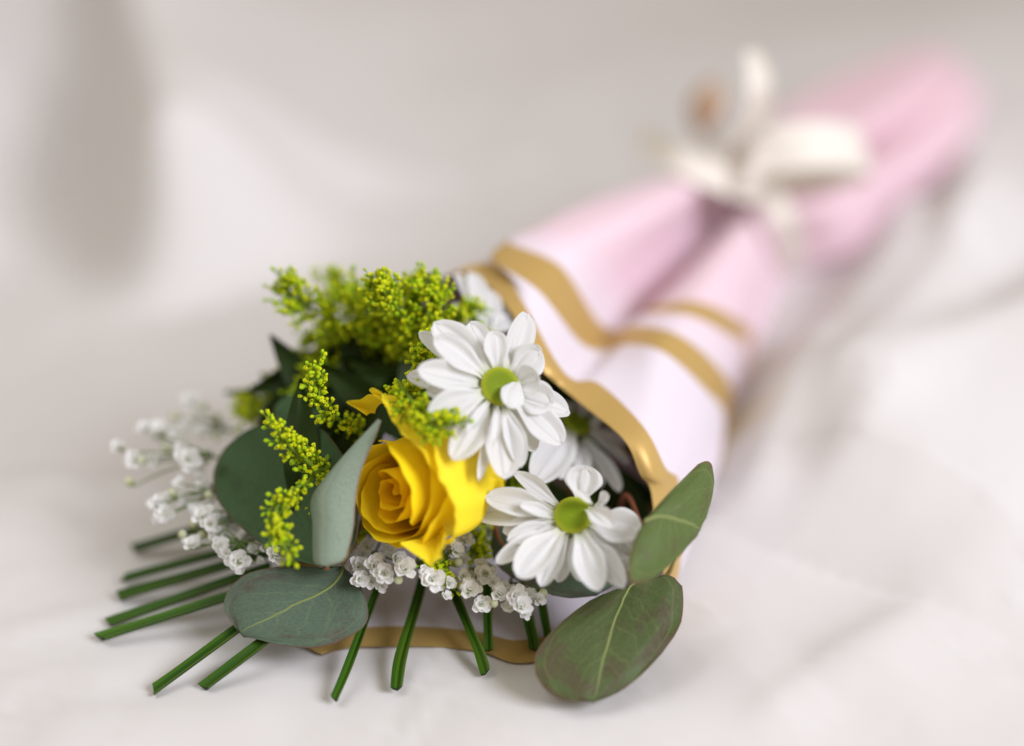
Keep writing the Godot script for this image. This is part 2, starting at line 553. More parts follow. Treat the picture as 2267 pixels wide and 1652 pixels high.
# ------------------------------------------------------------------ daisies
func petal(mb: MB, B: Vector3, T: Vector3, wd: float, nrm: Vector3, arch: float, cup: float, twist: float, point: float, sd: int, tint := 0.0, spoon := false) -> void:
	var rr := RandomNumberGenerator.new()
	rr.seed = sd
	var len := B.distance_to(T)
	var mid := (B + T) * 0.5 + nrm * (arch * len)
	var U := 22
	var V := 21
	var p := PackedVector3Array()
	var cl := PackedColorArray()
	var ph := rr.randf() * TAU
	var lob := rr.randf_range(-0.4, 0.4)
	var rip := rr.randf_range(0.02, 0.06)
	for i in U:
		var u := float(i) / (U - 1)
		var c := B.lerp(mid, u).lerp(mid.lerp(T, u), u)
		var tg := (mid - B).lerp(T - mid, u).normalized()
		var s := tg.cross(nrm).normalized().rotated(tg, twist * u * u)
		var nl := s.cross(tg).normalized()
		var tip := maxf(0.0, (u - 0.50) / 0.50)
		var base := lerpf(0.30, 1.0, smoothstep(0.0, 0.56, u)) if not spoon else lerpf(0.22, 1.0, smoothstep(0.25, 0.7, u))
		var w := wd * 0.5 * base * sqrt(maxf(0.0, 1.0 - pow(tip, lerpf(2.3, 1.35, minf(point + .15, 1.0))))) + wd * 0.01
		for k in V:
			var v := k / (V - 1.0) * 2.0 - 1.0
			var z := cup * w * (v * v - 0.35) + wd * 0.036 * cos(v * PI * 2.6 + lob) * smoothstep(0.05, 0.35, u) * (1.0 - tip * 0.6)
			z += wd * 0.012 * sin(v * 19.0 + ph) * smoothstep(0.1, 0.4, u)
			z += wd * rip * sin(u * 5.0 + v * 2.0 + ph) * v * v
			var notch := tg * (wd * 0.05 * (cos(v * PI * 2.3 + lob) - 1.0) * smoothstep(0.7, 1.0, u))
			p.append(c + s * (v * w) + nl * z + notch)
			var g := (1.0 - smoothstep(0.0, 0.22, u)) * 0.55 + tint
			var streak := 1.0 - .05 * (0.5 + 0.5 * sin(v * 17.0 + ph)) * smoothstep(0.0, .5, u)
			cl.append(Color(0.78 * streak, 0.785 * streak, 0.775 * streak).lerp(Color(0.62, 0.70, 0.36), clampf(g, 0, 1)))
	mb.grid(p, U, V, Color.WHITE, cl)

func disc(C: Vector3, N: Vector3, r: float, h: float, root: Node3D) -> void:
	var X := N.cross(up).normalized()
	var Y := N.cross(X)
	var mb := MB.new()
	var p := PackedVector3Array()
	var cl := PackedColorArray()
	for i in 10:
		var f := i / 9.0
		for k in 29:
			var a := TAU * k / 28
			var rad := r * sin(f * PI / 2)
			p.append(C + X * cos(a) * rad + Y * sin(a) * rad + N * (h * (cos(f * PI / 2) - .75 * exp(-f * f * 5.0))))
			cl.append(Color(0.17, 0.24, 0.010).lerp(Color(0.38, 0.42, 0.03), smoothstep(.4, 1, f)))
	mb.grid(p, 10, 29, Color.WHITE, cl, PackedVector2Array(), true)
	var d := part("flower_disc", mb, M.daisy_disc, root)
	# florets packed in the golden spiral
	mb = MB.new()
	for i in range(2, 260):
		var f := sqrt(i / 260.0)
		var a := i * 2.39996
		var b := C + (X * cos(a) + Y * sin(a)) * (r * sin(f * PI / 2) * .98) + N * (h * (cos(f * PI / 2) - .75 * exp(-f * f * 5.0)))
		var q := PackedVector3Array()
		var o := (N * (1.3 - f) + (X * cos(a) + Y * sin(a)) * f).normalized()
		var sx := o.cross(X).normalized()
		var sy := o.cross(sx)
		var fr := r * .046
		for j in 3:
			for k in 7:
				var aa := TAU * k / 6
				var rr: float = [1.0, .85, .05][j]
				q.append(b + (sx * cos(aa) + sy * sin(aa)) * fr * rr + o * (fr * [-.6, .6, .9][j]))
		var young := Color(0.18, 0.26, 0.010)
		mb.grid(q, 3, 7, young.lerp(Color(0.44, 0.46, 0.035), smoothstep(.35, 1.0, f)), PackedColorArray(), PackedVector2Array(), true)
	var fl := part("disc_floret", mb, M.daisy_disc, d)
	fl.set_meta("kind", "stuff")

func daisy(label: String, C: Vector3, N: Vector3, r: float, petals: Array, stem_to: Vector3, sd: int) -> void:
	var scale := (C - EYE).dot(fwd) / fpx
	var root := thing("daisy", label, "daisy", C, "white daisies in the bouquet")
	disc(C + N * 0.0005, N, r, r * .30, root)
	var i := 0
	for q in petals:
		var ax := N
		var T := on_plane(q[0], q[1], C + N * q[3], N)
		var dir := T - C
		dir = (dir - N * dir.dot(N)).normalized()
		var B: Vector3 = C + dir * (r * .9)
		if q.size() > 8:
			B = on_plane(q[8], q[9], C + N * r * .35, N)
		var mb := MB.new()
		petal(mb, B - N * 0.0012 * (i % 3), T, q[2] * scale * 1.3, N, q[4], q[5], q[6], q[7], sd + i * 7, 0.0, q.size() > 10)
		part("petal", mb, M.daisy_petal, root)
		i += 1
	# cup of green bracts and the stalk
	var mb2 := MB.new()
	var X := N.cross(up).normalized()
	var Y := N.cross(X)
	var p := PackedVector3Array()
	for a in 5:
		for k in 13:
			var t := TAU * k / 12
			p.append(C - N * (0.0015 + a * .0016) + (X * cos(t) + Y * sin(t)) * (r * [1.15, 1.1, .95, .6, .2][a]))
	mb2.grid(p, 5, 13, Color(0.10, 0.16, 0.03), PackedColorArray(), PackedVector2Array(), true)
	part("bract_cup", mb2, M.green_stem, root)
	mb2 = MB.new()
	mb2.tube(spline([C - N * .006, C - N * .03 + (stem_to - C) * .25, stem_to], 12), .0016, .0018, 8, Color(0.09, 0.15, 0.03))
	part("stem", mb2, M.green_stem, root)

func build_daisies() -> void:
	var inside := at(1400, 760, .03)
	# tip x, tip y, width (in photo pixels), lift, arch, cup, twist, pointedness [, root x, root y [, spoon]]
	var N := cv(.28, .22, .93)
	daisy("largest white daisy above the rose with one petal curled over its green eye", dp(1106, 856, .520), N, .0066, [
		[960, 713, 62, -.004, .10, .35, 0, .2], [926, 736, 40, -.010, .05, .3, 0, .6], [899, 833, 44, -.009, .05, .3, 0, .5],
		[960, 747, 50, .003, .12, .5, 0, .1], [922, 818, 50, .004, .10, .45, 0, .1], [943, 868, 40, -.003, .08, .45, 0, .4],
		[946, 920, 56, .003, .10, .4, 0, .3], [985, 950, 40, -.006, .08, .3, 0, .4], [1002, 1020, 56, .002, .14, .35, .2, .25], [1032, 958, 20, .006, .12, .9, .3, .6],
		[1060, 1066, 20, -.002, .06, .8, .4, .2], [1118, 1062, 66, .000, .12, .4, 0, .2], [1096, 980, 17, .007, .14, .9, .4, .5],
		[1154, 1036, 40, -.001, .10, .55, -.2, .3], [1185, 1000, 46, -.006, .08, .4, -.2, .3], [1246, 983, 58, .000, .12, .4, -.1, .35],
		[1262, 914, 46, -.006, .10, .4, -.2, .4], [1226, 892, 62, .003, .14, .35, 0, .25], [1168, 693, 52, -.002, .16, .5, .4, .35],
		[1198, 772, 62, .004, .20, .4, .5, .15], [1196, 836, 54, .007, .25, .5, .3, .1], [1092, 731, 46, .004, .18, .5, 0, .05],
		[1040, 712, 46, -.006, .10, .4, 0, .3],
		[1124, 902, 44, .007, .16, -.25, 0, .0, 1152, 838]],
		inside, 100)
	N = cv(-.10, .42, .90)
	daisy("white daisy lowest in the bouquet with spoon shaped petals beside the olive leaf", dp(1269, 1142, .520), N, .0064, [
		[1054, 1142, 46, -.004, .10, .4, 0, .1], [1074, 1100, 50, .003, .14, .45, 0, .1], [1150, 1120, 26, .006, .12, .6, .2, .4],
		[1112, 1178, 36, -.003, .08, .4, 0, .3], [1122, 1198, 36, .001, .08, .4, 0, .4], [1096, 1248, 36, .001, .10, .5, 0, .55], [1146, 1280, 60, .004, .12, .35, 0, .1],
		[1197, 1300, 40, -.002, .08, .4, 0, .3], [1236, 1290, 36, -.005, .08, .4, 0, .3], [1326, 1310, 54, .002, .12, .5, 0, .35], [1290, 1290, 40, -.004, .08, .4, 0, .35],
		[1382, 1303, 46, .001, .12, .45, -.1, .5], [1392, 1264, 44, -.005, .08, .4, -.1, .4], [1420, 1182, 66, .001, .16, .5, -.4, .05],
		[1402, 1232, 60, -.003, .12, .4, -.2, .2], [1358, 1170, 36, .008, .22, .6, -.3, .1, 1300, 1126],
		[1137, 1046, 32, .001, .12, .6, .6, .5], [1296, 1030, 66, .004, .06, .22, .0, .0, 1286, 1102], [1276, 1086, 15, .012, .1, .7, 0, .2, 1312, 1118],
		[1350, 1100, 30, .008, .15, .6, -.4, .0, 1316, 1120, 1]],
		inside, 300)
	N = cv(.35, .62, .50)
	daisy("shaded white daisy half hidden between the two sharp daisies and the gold band", dp(1276, 940, .585), N, .0058, [
		[1180, 1070, 66, .004, .10, .3, 0, .2], [1240, 1062, 50, .001, .1, .3, 0, .3], [1290, 1060, 36, .002, .1, .4, 0, .3],
		[1392, 1030, 34, .001, .1, .4, 0, .4], [1372, 1090, 40, .001, .1, .4, 0, .4], [1330, 1080, 36, -.003, .08, .4, 0, .4],
		[1388, 985, 36, .004, .1, .4, 0, .4], [1335, 925, 30, .006, .1, .4, 0, .2], [1240, 890, 44, .002, .1, .4, 0, .3], [1300, 880, 40, .001, .1, .4, 0, .3]],
		inside, 500)
	daisy("blurred white daisy at the back under the top fold of gold banded paper", dp(1078, 752, .568), cv(.30, .70, .55), .0055, [
		[1012, 606, 44, .002, .15, .4, .2, .1], [1044, 602, 40, .004, .12, .45, .1, .1], [1090, 645, 40, .002, .14, .4, 0, .3], [1132, 705, 44, .000, .12, .4, 0, .2],
		[1004, 672, 36, .000, .1, .4, 0, .3], [1000, 730, 40, .0, .1, .4, 0, .3], [1110, 670, 36, -.003, .1, .4, 0, .3]],
		inside, 700)

# ------------------------------------------------------------------ rose
func outer(root: Node3D, foot: Vector3, ax: Vector3, rim: Array, bulge: float, curl: float, sd: int) -> void:
	var rr := RandomNumberGenerator.new()
	rr.seed = sd
	var pts := []
	for q in rim:
		pts.append(dp(q[0], q[1], q[2]))
	var U := 41
	var V := 22
	var r := spline(pts, U)
	var ph := rr.randf() * TAU
	var p := PackedVector3Array()
	var cl := PackedColorArray()
	for j in V:
		var v := j / (V - 1.0)
		for i in U:
			var u := i / (U - 1.0) * 2.0 - 1.0
			var d := r[i] - foot
			var o := (d - ax * d.dot(ax)).normalized()
			var b := foot + o * .006
			var m := (b + r[i]) * .5 + o * bulge - ax * .002
			var q := b.lerp(m, v).lerp(m.lerp(r[i], v), v)
			var e := smoothstep(.88, 1.0, v)
			q += o * (curl * e * e) - ax * (curl * .9 * e * e * e)
			q += o * (.00045 * sin(u * 9.0 + ph + v * 2.0) * v + .0004 * sin(u * 21.0 + ph) * e * (0.0 if sd == 34 else 1.0))
			p.append(q)
			var c := Color(0.99, 0.79, 0.03).lerp(Color(0.72, 0.70, 0.05), smoothstep(.955, 1.0, v) * .55)
			c = c.lerp(Color(0.98, 0.70, 0.02), (1.0 - smoothstep(0, .5, v)) * .6)
			cl.append(c)
	var mb := MB.new()
	mb.grid(p, V, U, Color.WHITE, cl)
	part("petal", mb, M.rose_petal, root)

func build_rose() -> void:
	var ax := cv(-.66, -.14, .74)
	var X := (right - ax * right.dot(ax)).normalized()
	var Y := ax.cross(X).normalized()
	var C := dp(838, 1096, .520)
	var H := .056
	var O := C - ax * H
	var root := thing("yellow_rose", "single yellow rose half open, between pale eucalyptus leaf and white daisies", "rose", O)
	# angle, half width, radius, height, close (+ shuts at the top), flare at the rim, curl of the rim, spiral, seed, pointed tip
	var P := [
		[20, 170, .0028, .0510, .1, .0000, 0, .0014, 1, 0], [150, 150, .0046, .0520, .1, .0003, 0, .0012, 2, 0], [275, 140, .0063, .0528, .12, .0004, 0, .0013, 3, 0],
		[60, 118, .0080, .0534, .12, .0006, .0, .0014, 4, 0], [310, 108, .0113, .0542, .12, .0008, .0, .0015, 6, 0],
		[232, 84, .0146, .0540, .14, .0010, .1, .0016, 8, 0],
		[30, 92, .0150, .0562, .04, .0016, .15, .0018, 9, .05],
		[188, 74, .0160, .0545, .14, .0008, .1, .0012, 10, 0], [262, 76, .0176, .0535, .12, .0014, .2, .0014, 11, .08],
		[140, 56, .0180, .0530, .12, .0008, .2, .0010, 12, 0],
		[-25, 100, .0188, .0500, .10, .0006, .1, .0010, 17, 0], [-70, 60, .0196, .0505, .06, .0010, .1, .0010, 18, 0], [-36, 46, .0206, .0520, .03, .0016, .1, .0008, 19, 0]]
	for q in P:
		var mb := MB.new()
		var U := 30
		var V := 22
		var a0 := deg_to_rad(q[0])
		var hw := deg_to_rad(q[1])
		var R: float = q[2]
		var rr := RandomNumberGenerator.new()
		rr.seed = q[8]
		var ph := rr.randf() * TAU
		var ph2 := rr.randf() * TAU
		var p := PackedVector3Array()
		var cl := PackedColorArray()
		for j in V:
			var v := j / (V - 1.0)
			for i in U:
				var u := i / (U - 1.0) * 2.0 - 1.0
				var wf := lerpf(.35, 1.0, smoothstep(0.0, .55, v))
				var ang := a0 + u * hw * wf
				var rim: float = 1.0 - .16 * pow(absf(u), 2.4) + q[9] * .28 * pow(1.0 - absf(u), 3.0) + .010 * sin(u * 7.0 + ph) + .007 * sin(u * 17.0 + ph2)
				var hh: float = q[3] * v * lerpf(1.0, rim, v)
				var body := .40 + .63 * sin(minf(v * 2.1, 1.0) * PI / 2) - .06 * smoothstep(.5, .9, v)
				var r: float = R * body * (1.0 - q[4] * v * v * v) + q[7] * u * smoothstep(.2, .8, v)
				var fl := smoothstep(.74, 1.0, v)
				r += q[5] * fl * fl * (1.0 + .25 * sin(u * 3.0 + ph2) + (q[10] * u if q.size() > 10 else 0.0))
				var roll: float = smoothstep(.86, 1.0, v) * q[6]
				r += roll * .0024
				hh -= roll * roll * .0022
				r += .00035 * sin(u * 5.0 + v * 4.0 + ph)
				p.append(O + ax * hh + (X * cos(ang) + Y * sin(ang)) * r)
				var c := Color(0.99, 0.75, 0.015).lerp(Color(0.99, 0.79, 0.028), smoothstep(.015, .022, R) * v)
				if R < .0115:
					c = Color(0.99, 0.66, 0.010)
				if R > .022:
					c = c.lerp(Color(0.66, 0.64, 0.05), smoothstep(.955, 1.0, v) * .6)
				c = c.lerp(Color(0.7, 0.68, 0.1), (1.0 - smoothstep(0, .25, v)) * .6)
				cl.append(c)
		mb.grid(p, V, U, Color.WHITE, cl)
		part("petal", mb, M.rose_petal, root)
	# the outer petals, each from the bud's foot to its own rim
	var foot := O + ax * .004
	outer(root, foot, ax, [[812, 880, .531], [833, 880, .519], [838, 903, .515], [855, 945, .511], [878, 973, .509], [902, 997, .508], [930, 1029, .507], [948, 1058, .508]], .0125, .0022, 31)
	outer(root, foot, ax, [[936, 965, .514], [938, 1010, .508], [945, 1056, .5055], [962, 1086, .505], [979, 1126, .505], [985, 1156, .506], [977, 1188, .508], [955, 1200, .514]], .0150, .0030, 32)
	outer(root, dp(935, 1150, .532), ax, [[878, 1203, .514], [905, 1222, .511], [932, 1240, .508], [948, 1254, .506], [953, 1240, .506], [970, 1235, .506], [971, 1210, .507], [982, 1185, .509]], .0030, .0010, 33)
	outer(root, dp(856, 930, .536), ax, [[812, 922, .536], [788, 906, .538], [768, 893, .540], [785, 886, .537], [804, 884, .533], [820, 877, .528], [836, 883, .523], [848, 905, .521]], .0022, .0004, 34)
	var mb2 := MB.new()
	for k in 5:
		var a := TAU * k / 5 + .3
		var d := X * cos(a) + Y * sin(a)
		var w := ax.cross(d)
		var p := PackedVector3Array()
		for i in 8:
			var f := i / 7.0
			for j in 3:
				p.append(O - ax * .003 + d * (.005 + .016 * f) + ax * (.010 * f * f * (2 - f)) + w * ((j - 1) * .005 * (1 - f * .92)))
		mb2.grid(p, 8, 3, Color(0.08, 0.15, 0.03))
	part("sepal", mb2, M.green_stem, root)
	mb2 = MB.new()
	mb2.tube(spline([O + ax * .001, O - ax * .03, at(1400, 800, .025)], 12), .003, .0026, 10, Color(0.08, 0.15, 0.03))
	part("stem", mb2, M.green_stem, root)

# ------------------------------------------------------------------ eucalyptus
# outline: pairs of edge points [left x, left y, right x, right y] from the leaf's base to its tip
func leaf(root: Node3D, outline: Array, P0: Vector3, n: Vector3, bend: float, cup: float, m: String, rib := true, label := "", sd := 1) -> void:
	var rows := 26
	var cols := 19
	var Ls := []
	var Rs := []
	for q in outline:
		Ls.append(on_plane(q[0], q[1], P0, n))
		Rs.append(on_plane(q[2], q[3], P0, n))
	var L := spline(Ls, rows)
	var R := spline(Rs, rows)
	var size := 0.0
	for i in rows:
		size = maxf(size, L[i].distance_to(R[i]))
	var w := FastNoiseLite.new()
	w.seed = sd
	w.frequency = 0.5
	var p := PackedVector3Array()
	var uvs := PackedVector2Array()
	var ribs := []
	for i in range(1, rows - 1):      # a slightly uneven margin
		var a := L[i] - R[i]
		L[i] += a * (.012 * w.get_noise_2d(i * 1.7, 3.0) + .006 * w.get_noise_2d(i * 5.0, 40.0))
		R[i] -= a * (.012 * w.get_noise_2d(i * 1.7, 90.0) + .006 * w.get_noise_2d(i * 5.0, 140.0))
	for i in rows:
		var u := i / (rows - 1.0)
		for k in cols:
			var v := k / (cols - 1.0) * 2.0 - 1.0
			var e := signf(v) * pow(absf(v), 0.92)
			var wid := L[i].distance_to(R[i])
			var z := bend * size * (4.0 * (u - .5) * (u - .5) - .4) + cup * wid * (v * v - .3)
			z += wid * .012 * exp(-v * v * 60.0) * -1.0
			z += size * .018 * w.get_noise_2d(u * 6.0, v * 3.0) * (0.4 + absf(v))
			var q := L[i].lerp(R[i], e * .5 + .5) + n * z
			p.append(q)
			uvs.append(Vector2(u, v * .5 + .5))
			if k == cols / 2 and i < rows - 2:
				ribs.append(q)
	var th := n * .00045
	var top := PackedVector3Array()
	var bot := PackedVector3Array()
	for q in p:
		top.append(q + th * .5)
		bot.append(q - th * .5)
	var mb := MB.new()
	mb.grid(top, rows, cols, Color.WHITE, PackedColorArray(), uvs)
	mb.grid(bot, rows, cols, Color.WHITE, PackedColorArray(), uvs)
	for k in [0, cols - 1]:
		var edge := PackedVector3Array()
		var eu := PackedVector2Array()
		for i in rows:
			edge.append(top[i * cols + k])
			edge.append(bot[i * cols + k])
			eu.append(Vector2(i / (rows - 1.0), 0.0))
			eu.append(Vector2(i / (rows - 1.0), 0.0))
		mb.grid(edge, rows, 2, Color.WHITE, PackedColorArray(), eu)
	var o := part("leaf", mb, M[m], root, label)
	if rib:
		var rb := MB.new()
		var path := PackedVector3Array()
		for q in ribs:
			path.append(q + th * .2)
		rb.tube(path, .00065, .00022, 6, Color(0.22, 0.26, 0.08), Color(0.16, 0.2, 0.07))
		part("midrib", rb, M.eucalyptus_stem, o)

func twig(root: Node3D, pts: Array, r0: float, r1: float, c := Color(0.20, 0.07, 0.03), c2 := Color(0.17, 0.15, 0.04)) -> void:
	var mb := MB.new()
	mb.tube(spline(pts, 14), r0, r1, 8, c, c2)
	part("stem", mb, M.eucalyptus_stem, root)

func build_eucalyptus() -> void:
	# the grey green front leaf with its twig
	var r := thing("eucalyptus_sprig", "flat grey green round eucalyptus leaf lying over the cut stems at lower left", "eucalyptus", at(770, 1240, 0.01), "eucalyptus sprigs in the bouquet")
	leaf(r, [[757, 1251, 757, 1253], [722, 1256, 790, 1284], [665, 1253, 812, 1338], [605, 1256, 808, 1380], [545, 1272, 770, 1410], [508, 1302, 705, 1432], [494, 1342, 630, 1430], [512, 1378, 566, 1414], [535, 1407, 538, 1409]], at(652, 1345, .020), cv(-.08, .42, .90), -.05, -.04, "leaf_grey", true, "", 3)
	twig(r, [at(757, 1252, .030), at(772, 1222, .034), at(790, 1180, .035), at(850, 1050, .03)], .0008, .0011, Color(0.17, 0.17, 0.04), Color(0.24, 0.08, 0.03))
	# the upright pale leaf beside the rose
	r = thing("eucalyptus_sprig", "pale sage eucalyptus leaf standing upright and folded against the left of the rose", "eucalyptus", at(740, 1240, 0.012), "eucalyptus sprigs in the bouquet")
	leaf(r, [[712, 1252, 722, 1254], [686, 1243, 752, 1238], [679, 1205, 762, 1200], [676, 1150, 768, 1150], [672, 1100, 772, 1095], [706, 1056, 786, 1040], [752, 1008, 810, 990], [800, 962, 832, 955], [838, 928, 845, 932]], dp(735, 1110, .516), cv(-.42, .25, .87), .05, -.36, "leaf_pale", false, "", 5)
	twig(r, [dp(718, 1253, .522), dp(740, 1245, .535), at(860, 1120, .02)], .0008, .0011)
	# the big dark leaf at the left and the one above it
	r = thing("eucalyptus_sprig", "large dark green eucalyptus leaves curving behind the goldenrod on the left", "eucalyptus", at(640, 1230, 0.01), "eucalyptus sprigs in the bouquet")
	leaf(r, [[728, 1256, 735, 1254], [640, 1238, 790, 1200], [572, 1198, 800, 1140], [520, 1150, 790, 1080], [489, 1100, 770, 1020], [484, 1050, 740, 970], [504, 1000, 700, 945], [548, 955, 650, 932], [600, 934, 612, 932]], dp(600, 1090, .552), cv(-.50, .36, .78), -.03, .06, "leaf_dark", false, "", 6)
	leaf(r, [[760, 1000, 770, 1000], [690, 985, 800, 960], [640, 960, 790, 910], [606, 925, 760, 880], [620, 890, 700, 868], [650, 868, 668, 866]], dp(690, 930, .575), cv(.1, .5, .86), -.03, .1, "leaf_dark", false, "", 7)
	twig(r, [dp(732, 1255, .556), dp(800, 1190, .575), at(950, 1000, .02)], .001, .0013)
	# the two olive leaves on the right
	r = thing("eucalyptus_sprig", "two olive green eucalyptus leaves at the right end on one red brown twig", "eucalyptus", at(1480, 1260, 0.012), "eucalyptus sprigs in the bouquet")
	leaf(r, [[1428, 1300, 1436, 1300], [1330, 1316, 1470, 1272], [1250, 1370, 1505, 1290], [1203, 1420, 1515, 1330], [1182, 1462, 1505, 1385], [1190, 1502, 1470, 1440], [1222, 1538, 1425, 1490], [1262, 1550, 1372, 1530], [1306, 1551, 1314, 1553]], at(1350, 1420, .0195), cv(.05, .50, .86), -.04, -.03, "leaf_olive", true, "broad olive leaf mottled with brown, its tip resting on the sheet", 8)
	leaf(r, [[1434, 1150, 1434, 1156], [1486, 1092, 1410, 1200], [1535, 1042, 1397, 1252], [1562, 1021, 1402, 1285], [1580, 1028, 1432, 1290], [1585, 1062, 1468, 1268], [1574, 1112, 1510, 1228], [1563, 1150, 1540, 1193], [1553, 1178, 1551, 1182]], dp(1490, 1155, .512), cv(.60, .22, .77), -.05, -.05, "leaf_right", true, "narrow looking olive leaf turned on edge, higher of the two", 9)
	twig(r, [dp(1434, 1153, .530), dp(1420, 1160, .537), dp(1395, 1105, .560), dp(1380, 1100, .566), at(1370, 1150, .012)], .0007, .0011, Color(0.26, 0.10, 0.05), Color(0.22, 0.06, 0.03))
	twig(r, [at(1350, 1240, .010), at(1440, 1290, .016), at(1478, 1272, .020), at(1492, 1235, .026)], .0011, .0008)
	# the leaf under the lower daisy
	r = thing("eucalyptus_sprig", "green eucalyptus leaf lying under the lowest daisy", "eucalyptus", at(1200, 1280, 0.012), "eucalyptus sprigs in the bouquet")
	leaf(r, [[1092, 1165, 1100, 1160], [1086, 1215, 1220, 1140], [1105, 1255, 1310, 1170], [1150, 1288, 1360, 1210], [1205, 1312, 1375, 1250], [1262, 1323, 1372, 1285], [1320, 1316, 1350, 1300]], dp(1220, 1250, .548), cv(-.05, .60, .80), -.03, -.03, "leaf_grey", false, "", 10)
	twig(r, [dp(1096, 1162, .560), dp(1108, 1200, .552), dp(1150, 1240, .55)], .0008, .0008, Color(0.3, 0.06, 0.04))

# ------------------------------------------------------------------ goldenrod
var buds := []

func make_buds() -> void:
	for s in 3:
		var mb := MB.new()
		var p := PackedVector3Array()
		var cl := PackedColorArray()
		var prof := [[0.0, .12], [.18, .55], [.42, .95], [.66, 1.0], [.86, .72], [1.0, .2]]
		if s == 2:
			prof = [[0.0, .12], [.2, .6], [.5, .9], [.75, .85], [.95, 1.05], [.80, .3]]
		for q in prof:
			for k in 8:
				var a := TAU * k / 7
				p.append(Vector3(cos(a) * q[1] * .00070, q[0] * .0022, sin(a) * q[1] * .00070))
				var t := smoothstep(.2, .8, q[0])
				cl.append([Color(.22, .38, .008).lerp(Color(.54, .60, .008), t), Color(.18, .36, .010).lerp(Color(.38, .54, .010), t), Color(.26, .40, .008).lerp(Color(.58, .62, .008), t)][s])
		mb.grid(p, 6, 8, Color.WHITE, cl, PackedVector2Array(), true)
		buds.append(mb)

func put_bud(dst: MB, src: MB, b: Basis, o: Vector3) -> void:
	var base := dst.v.size()
	for i in src.v.size():
		dst.v.append(b * src.v[i] + o)
		dst.n.append((b * src.n[i]).normalized())
	dst.uv.append_array(src.uv)
	dst.c.append_array(src.c)
	for i in src.idx:
		dst.idx.append(base + i)

func facing(d: Vector3, spin: float, s := 1.0) -> Basis:
	var y := d.normalized()
	var x := y.cross(Vector3(0.2, 0.3, 0.93)).normalized().rotated(y, spin)
	return Basis(x, y, x.cross(y)).scaled(Vector3.ONE * s)

func sprig(label: String, pts: Array, nb: int, bl: float, per: int, sd: int, single: bool) -> void:
	var g := RandomNumberGenerator.new()
	g.seed = sd
	var full := bl > .0094
	nb = int(nb * (1.9 if full else 1.6))
	bl *= 1.2 if full else .95
	per += 3 if full else 1
	var path := spline(pts, 24)
	var root := thing("goldenrod_sprig", label, "goldenrod", path[0], "goldenrod sprigs in the bouquet")
	var st := MB.new()
	st.tube(path, .0010, .0005, 6, Color(.17, .27, .02))
	var all := MB.new()
	var meshes := []
	if single:
		for b in buds:
			meshes.append(b.mesh(M.goldenrod))
	for i in nb:
		var f := .12 + .88 * (i + g.randf() * .7) / nb
		var k := mini(int(f * 23), 22)
		var b0 := path[k].lerp(path[k + 1], f * 23 - k if f < 1 else 1.0)
		var tg := (path[k + 1] - path[k]).normalized()
		var side := tg.cross(Vector3(g.randf_range(-1, 1), g.randf_range(-1, 1), g.randf_range(-1, 1))).normalized()
		var l := bl * (1.0 - .55 * f) * g.randf_range(.7, 1.15)
		if i == nb - 1:
			side = tg
		var b2 := b0 + (side * .75 + tg * .55) * l
		var b1 := b0 + (side * .6 + tg * .2) * l * .5
		var br := spline([b0, b1, b2], 8)
		st.tube(br, .00042, .00025, 5, Color(.22, .32, .015))
		for j in per:
			var u := .15 + .85 * (j + g.randf() * .5) / per
			var q := mini(int(u * 7), 6)
			var at0 := br[q].lerp(br[q + 1], clampf(u * 7 - q, 0, 1))
			var tb := (br[q + 1] - br[q]).normalized()
			var out := tb.cross(Vector3(g.randf_range(-1, 1), g.randf_range(-1, 1), g.randf_range(-1, 1))).normalized()
			var dir := (out * g.randf_range(.5, 1.0) + tb * g.randf_range(.3, 1.0) + up * .25 - fwd * .2).normalized()
			if j == per - 1:
				dir = tb
			var ped := at0 + dir * g.randf_range(.0006, .0020)
			st.tube(PackedVector3Array([at0, ped]), .0002, .0002, 4, Color(.2, .26, .02))
			var sz := g.randf_range(.75, 1.15)
			var var_k := g.randi() % 3
			var bs := facing(dir, g.randf() * TAU, sz)
			if single:
				var o := obj("bud", meshes[var_k], root)
				o.transform = Transform3D(bs, ped - path[0])
			else:
				put_bud(all, buds[var_k], bs, ped)
	part("stem", st, M.goldenrod, root)
	if not single:
		var o := part("buds", all, M.goldenrod, root)
		o.set_meta("kind", "stuff")

